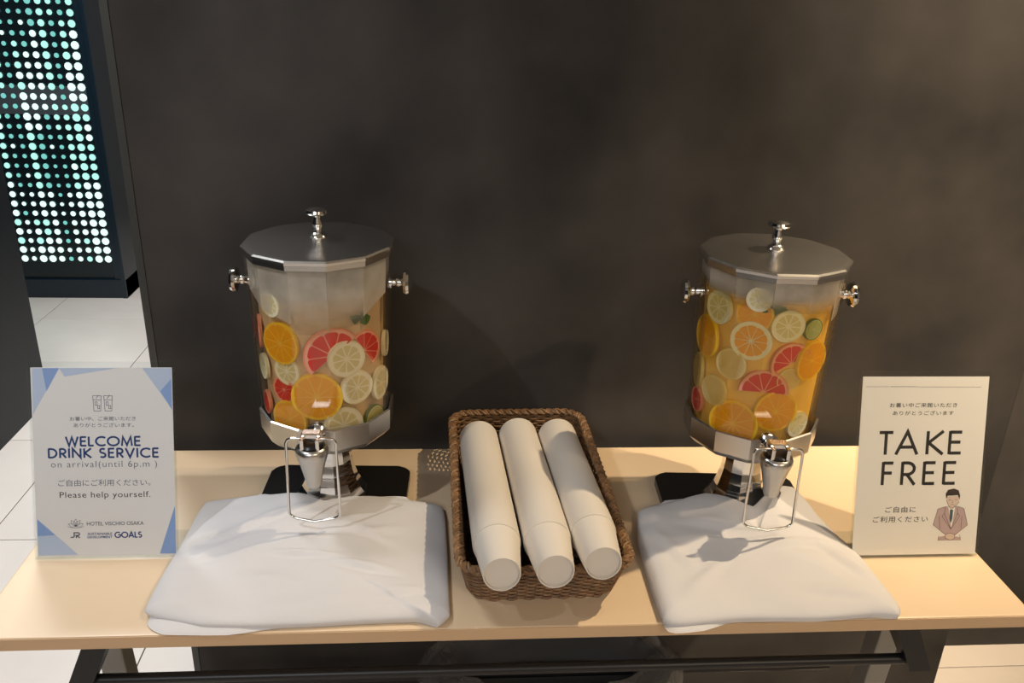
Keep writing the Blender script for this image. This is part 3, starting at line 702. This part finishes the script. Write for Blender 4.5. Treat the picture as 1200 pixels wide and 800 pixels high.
def stroke(bm, pts, th, z=0):
    pts = [Vector(p) for p in pts]; n = len(pts)
    if n < 2: return
    closed = (pts[0]-pts[-1]).length < 1e-6
    L, Rr = [], []
    for i, p in enumerate(pts):
        a = pts[i-1] if i else (pts[-2] if closed else p); b = pts[i+1] if i < n-1 else (pts[1] if closed else p)
        d1 = (p-a); d2 = (b-p)
        if d1.length < 1e-9: d1 = d2
        if d2.length < 1e-9: d2 = d1
        d1 = d1.normalized(); d2 = d2.normalized(); t = d1+d2
        t = t.normalized() if t.length > 1e-4 else d1
        nn = Vector((-t.y, t.x)); m = th/2/max(.35, abs(nn.dot(Vector((-d1.y, d1.x)))))
        L.append(bm.verts.new((p.x+nn.x*m, p.y+nn.y*m, z))); Rr.append(bm.verts.new((p.x-nn.x*m, p.y-nn.y*m, z)))
    for i in range(n-1): bm.faces.new((Rr[i], Rr[i+1], L[i+1], L[i]))
def caps(word, width, height, center, th, gap=.16, z=0):
    adv = [GLY[c][0] for c in word]; tot = sum(adv)+gap*(len(word)-1); sx = width/tot; x = 0
    bm = bmesh.new()
    for c, a in zip(word, adv):
        for s in GLY[c][1]: stroke(bm, [(center[0]-width/2+(x+px)*sx, center[1]-height/2+py*height) for px, py in s], th, z)
        x += a+gap
    return flat('lettering', bm)
def flat(name, bm):
    for f in bm.faces:
        f.normal_update()
        if f.normal.z < 0: f.normal_flip()
    me = bpy.data.meshes.new(name); bm.to_mesh(me); bm.free(); return me
def poly(pts, z=0):
    bm = bmesh.new(); bm.faces.new([bm.verts.new((x, y, z)) for x, y in pts]); return flat('print', bm)
def lines(strokes, th, z=0):
    bm = bmesh.new()
    for s in strokes: stroke(bm, s, th, z)
    return flat('print', bm)
def sign(label, x, y, tilt, paper):
    t = thing('acrylic_sign', label, 'sign', (x, y, TZ+.001), (math.pi/2-tilt, 0, 0), 'acrylic table signs')
    # local x = across, local y = up the plate, local z = towards the viewer
    pg = boxobj('paper_sheet', (-SW/2+.0035, .004, -.0005), (SW/2-.0035, SH-.009, 0), paper, t)
    boxobj('front_sheet', (-SW/2, 0, .0006), (SW/2, SH, .0022), 'acrylic', t, .0006)
    boxobj('back_sheet', (-SW/2, 0, -.0030), (SW/2, SH-.012, -.0012), 'acrylic', t, .0006)
    bm = bmesh.new(); add_box(bm, (-SW/2, -.001, -.07), (SW/2, .001, 0), .0005); f = obj('foot', bm, 'acrylic', t, rot=(tilt, 0, 0), loc=(0, .0012, 0))
    return t, pg
def mapper(TL, TR, BL, BR):
    def f(px, py):
        tt = (py-(TL[1]+TR[1])/2)/((BL[1]+BR[1])/2-(TL[1]+TR[1])/2)
        xl = TL[0]+(BL[0]-TL[0])*tt; xr = TR[0]+(BR[0]-TR[0])*tt
        return (((px-xl)/(xr-xl)-.5)*SW, (1-tt)*SH)
    return f
def sign_left():
    t, pg = sign('clear acrylic sign reading WELCOME DRINK SERVICE with blue corner triangles', -.519, -.331, .31, 'paper_cool')
    f = mapper((72, 45), (605, 45), (100, 755), (605, 750)); kx = SW/520; ky = SH/708
    P = lambda name, me, m: obj(name, me, m, pg)
    Z = .00012
    for i, (pts, m) in enumerate([([(88, 68), (185, 68), (92, 232)], 'pale_blue_print'), ([(124, 68), (186, 68), (140, 150)], 'blue_print'), ([(186, 68), (395, 68), (205, 98)], 'pale_blue_print'), ([(488, 68), (594, 68), (594, 215)], 'pale_blue_print'), ([(552, 150), (594, 105), (594, 218)], 'blue_print'),
                   ([(107, 605), (250, 738), (112, 738)], 'pale_blue_print'), ([(107, 608), (170, 665), (108, 668)], 'blue_print'), ([(596, 562), (596, 738), (538, 738)], 'blue_print')]):
        P('corner_print', poly([f(*p) for p in pts], Z+i*.00002), m)
    for cx in (322, 362):
        x, y = f(cx, 193); w_, h_ = 15*kx, 27*ky
        s = [[(x-w_, y+h_), (x+w_, y+h_), (x+w_*.8, y-h_), (x-w_*.8, y-h_), (x-w_, y+h_)], [(x-w_*.9, y+h_*.45), (x+w_*.9, y+h_*.45)], [(x-w_*.5, y+h_*.2), (x, y+h_*.2), (x, y-h_*.25), (x-w_*.5, y-h_*.25), (x-w_*.5, y+h_*.2)], [(x+w_*.1, y-h_*.3), (x+w_*.55, y-h_*.3), (x+w_*.55, y-h_*.7), (x+w_*.1, y-h_*.7), (x+w_*.1, y-h_*.3)], [(x-w_*.3, y+h_*.6), (x+w_*.4, y+h_*1.1)]]
        P('glass_icon', lines(s, .0008, Z), 'grey_ink')
    TX = lambda body, px, py, w_, h_, m, bold=0, sp=1.0: P('lettering', text_mesh(body, w_*kx, h_*ky, f(px, py), bold, Z, spacing=sp), m)
    TX('お暑い中、ご来館いただき', 342, 247, 236, 15, 'grey_ink', .004)
    TX('ありがとうございます。', 345, 270, 216, 15, 'grey_ink', .004)
    P('lettering', caps('WELCOME', 268*kx, 34*ky, f(342, 328), .0029, .14, Z), 'navy_ink')
    P('lettering', caps('DRINK SERVICE', 396*kx, 34*ky, f(343, 370), .0029, .17, Z), 'navy_ink')
    TX('on arrival(until 6p.m )', 345, 413, 380, 30, 'grey_ink', -.008, 1.15)
    TX('ご自由にご利用ください。', 345, 477, 332, 24, 'grey_ink', 0)
    TX('Please help yourself.', 347, 523, 326, 28, 'black_ink', 0, 1.08)
    x, y = f(242, 625); r = 27*kx; s = []
    for a in (-70, -35, 0, 35, 70):
        a = math.radians(90+a); d = Vector((math.cos(a), math.sin(a))); n = Vector((-d.y, d.x)); c = Vector((x, y-.004))
        s.append([tuple(c), tuple(c+d*r*.55+n*r*.28), tuple(c+d*r*1.05), tuple(c+d*r*.55-n*r*.28), tuple(c)])
    s.append(arc(x, y-.003, r*1.05, r*.30, 180, 360))
    P('emblem', lines(s, .0006, Z), 'grey_ink')
    TX('HOTEL VISCHIO OSAKA', 382, 625, 206, 14, 'grey_ink', .012)
    x, y = f(240, 667); a = .0052
    P('emblem', lines([[(x-1.35*a, y-.55*a), (x-.55*a, y-.55*a), (x-.3*a, y-.3*a), (x-.3*a, y+.8*a), (x+.9*a, y+.8*a), (x+1.2*a, y+.55*a), (x+1.2*a, y+.25*a), (x+.95*a, y), (x+.3*a, y), (x+1.3*a, y-.75*a)], [(x+.3*a, y), (x+.3*a, y-.8*a)]], .0019, Z), 'grey_ink')
    TX('SUSTAINABLE', 327, 662, 88, 9, 'navy_ink', .02); TX('DEVELOPMENT', 327, 674, 90, 9, 'navy_ink', .02)
    P('lettering', caps('GOALS', 98*kx, 21*ky, f(427, 667), .0019, .12, Z), 'navy_ink')
def sign_right():
    t, pg = sign('clear acrylic sign reading TAKE FREE with a drawing of a bowing man', .749, -.361, .27, 'paper_warm')
    f = mapper((82, 45), (588, 48), (55, 745), (525, 745)); kx = SW/490; ky = SH/699
    P = lambda name, me, m: obj(name, me, m, pg)
    Z = .00012
    TX = lambda body, px, py, w_, h_, m, bold=0, sp=1.0: P('lettering', text_mesh(body, w_*kx, h_*ky, f(px, py), bold, Z, spacing=sp), m)
    P('ruled_line', lines([[f(100, 104), f(190, 104)], [f(300, 105), f(545, 106)]], .0005, Z), 'grey_ink')
    bm = bmesh.new()
    for k in range(14): stroke(bm, [f(196+k*7.4, 104), f(199.5+k*7.4, 104)], .0014, Z)
    P('dotted_line', flat('print', bm), 'grey_ink')
    TX('お暑い中ご来館いただき', 323, 172, 254, 17, 'black_ink', .006, 1.1)
    TX('ありがとうございます', 322, 201, 230, 16, 'black_ink', .006, 1.1)
    # big capitals letter by letter
    for c, x0, x1, cy in (('T', 155, 207, 312), ('A', 219, 304, 312), ('K', 333, 400, 312), ('E', 418, 469, 312), ('F', 166, 209, 426), ('R', 238, 294, 426), ('E', 321, 368, 426), ('E', 397, 446, 426)):
        a = f(x0, cy); b = f(x1, cy)
        P('capital_letter', caps(c, b[0]-a[0], 87*ky, ((a[0]+b[0])/2, a[1]), .0052, .1, Z), 'black_ink')
    TX('ご自由に', 240, 563, 116, 23, 'black_ink', .006, 1.15); TX('ご利用ください', 240, 600, 210, 23, 'black_ink', .006, 1.15)
    # the drawn man
    F = lambda *ps: [f(*p) for p in ps]
    d = thing_part = None
    P('drawn_suit', poly(F((412, 553), (455, 553), (478, 562), (490, 625), (440, 668), (465, 672), (463, 684), (380, 684), (382, 670), (412, 664), (362, 622), (380, 562)), Z), 'suit_print')
    P('drawn_shirt', poly(F((418, 548), (446, 548), (430, 640)), Z+.00003), 'paper_warm')
    P('drawn_tie', poly(F((425, 566), (437, 566), (434, 600), (428, 618), (423, 600)), Z+.00005), 'tie_print')
    P('drawn_face', poly(F((415, 515), (459, 513), (460, 535), (447, 554), (432, 560), (420, 551), (412, 532)), Z+.00005), 'skin_print')
    P('drawn_hair', poly(F((411, 525), (409, 505), (418, 490), (440, 485), (458, 492), (464, 512), (461, 527), (455, 510), (432, 512), (417, 512)), Z+.00008), 'hair_print')
    P('drawn_hands', poly(F((408, 660), (424, 655), (441, 660), (442, 676), (425, 683), (407, 674)), Z+.00008), 'skin_print')
    P('drawn_lines', lines([F((412, 553), (380, 562), (362, 622), (408, 662)), F((455, 553), (478, 562), (491, 625), (442, 664)), F((408, 556), (404, 580), (428, 640), (454, 580), (452, 556)), F((404, 580), (395, 590), (428, 640), (462, 590), (454, 580)), F((384, 590), (388, 640)), F((470, 590), (466, 640)), F((418, 548), (430, 566), (446, 548)), F((380, 684), (383, 664)), F((464, 684), (461, 662)), F((408, 660), (424, 655), (441, 660), (442, 676), (425, 683), (407, 674), (408, 660)), F((412, 530), (420, 551), (432, 560), (447, 554), (460, 535)), F((420, 528), (430, 529)), F((443, 528), (453, 527)), F((428, 546), (440, 546)), F((436, 530), (434, 539))], .0006, Z+.00011), 'brown_ink')
sign_left(); sign_right()
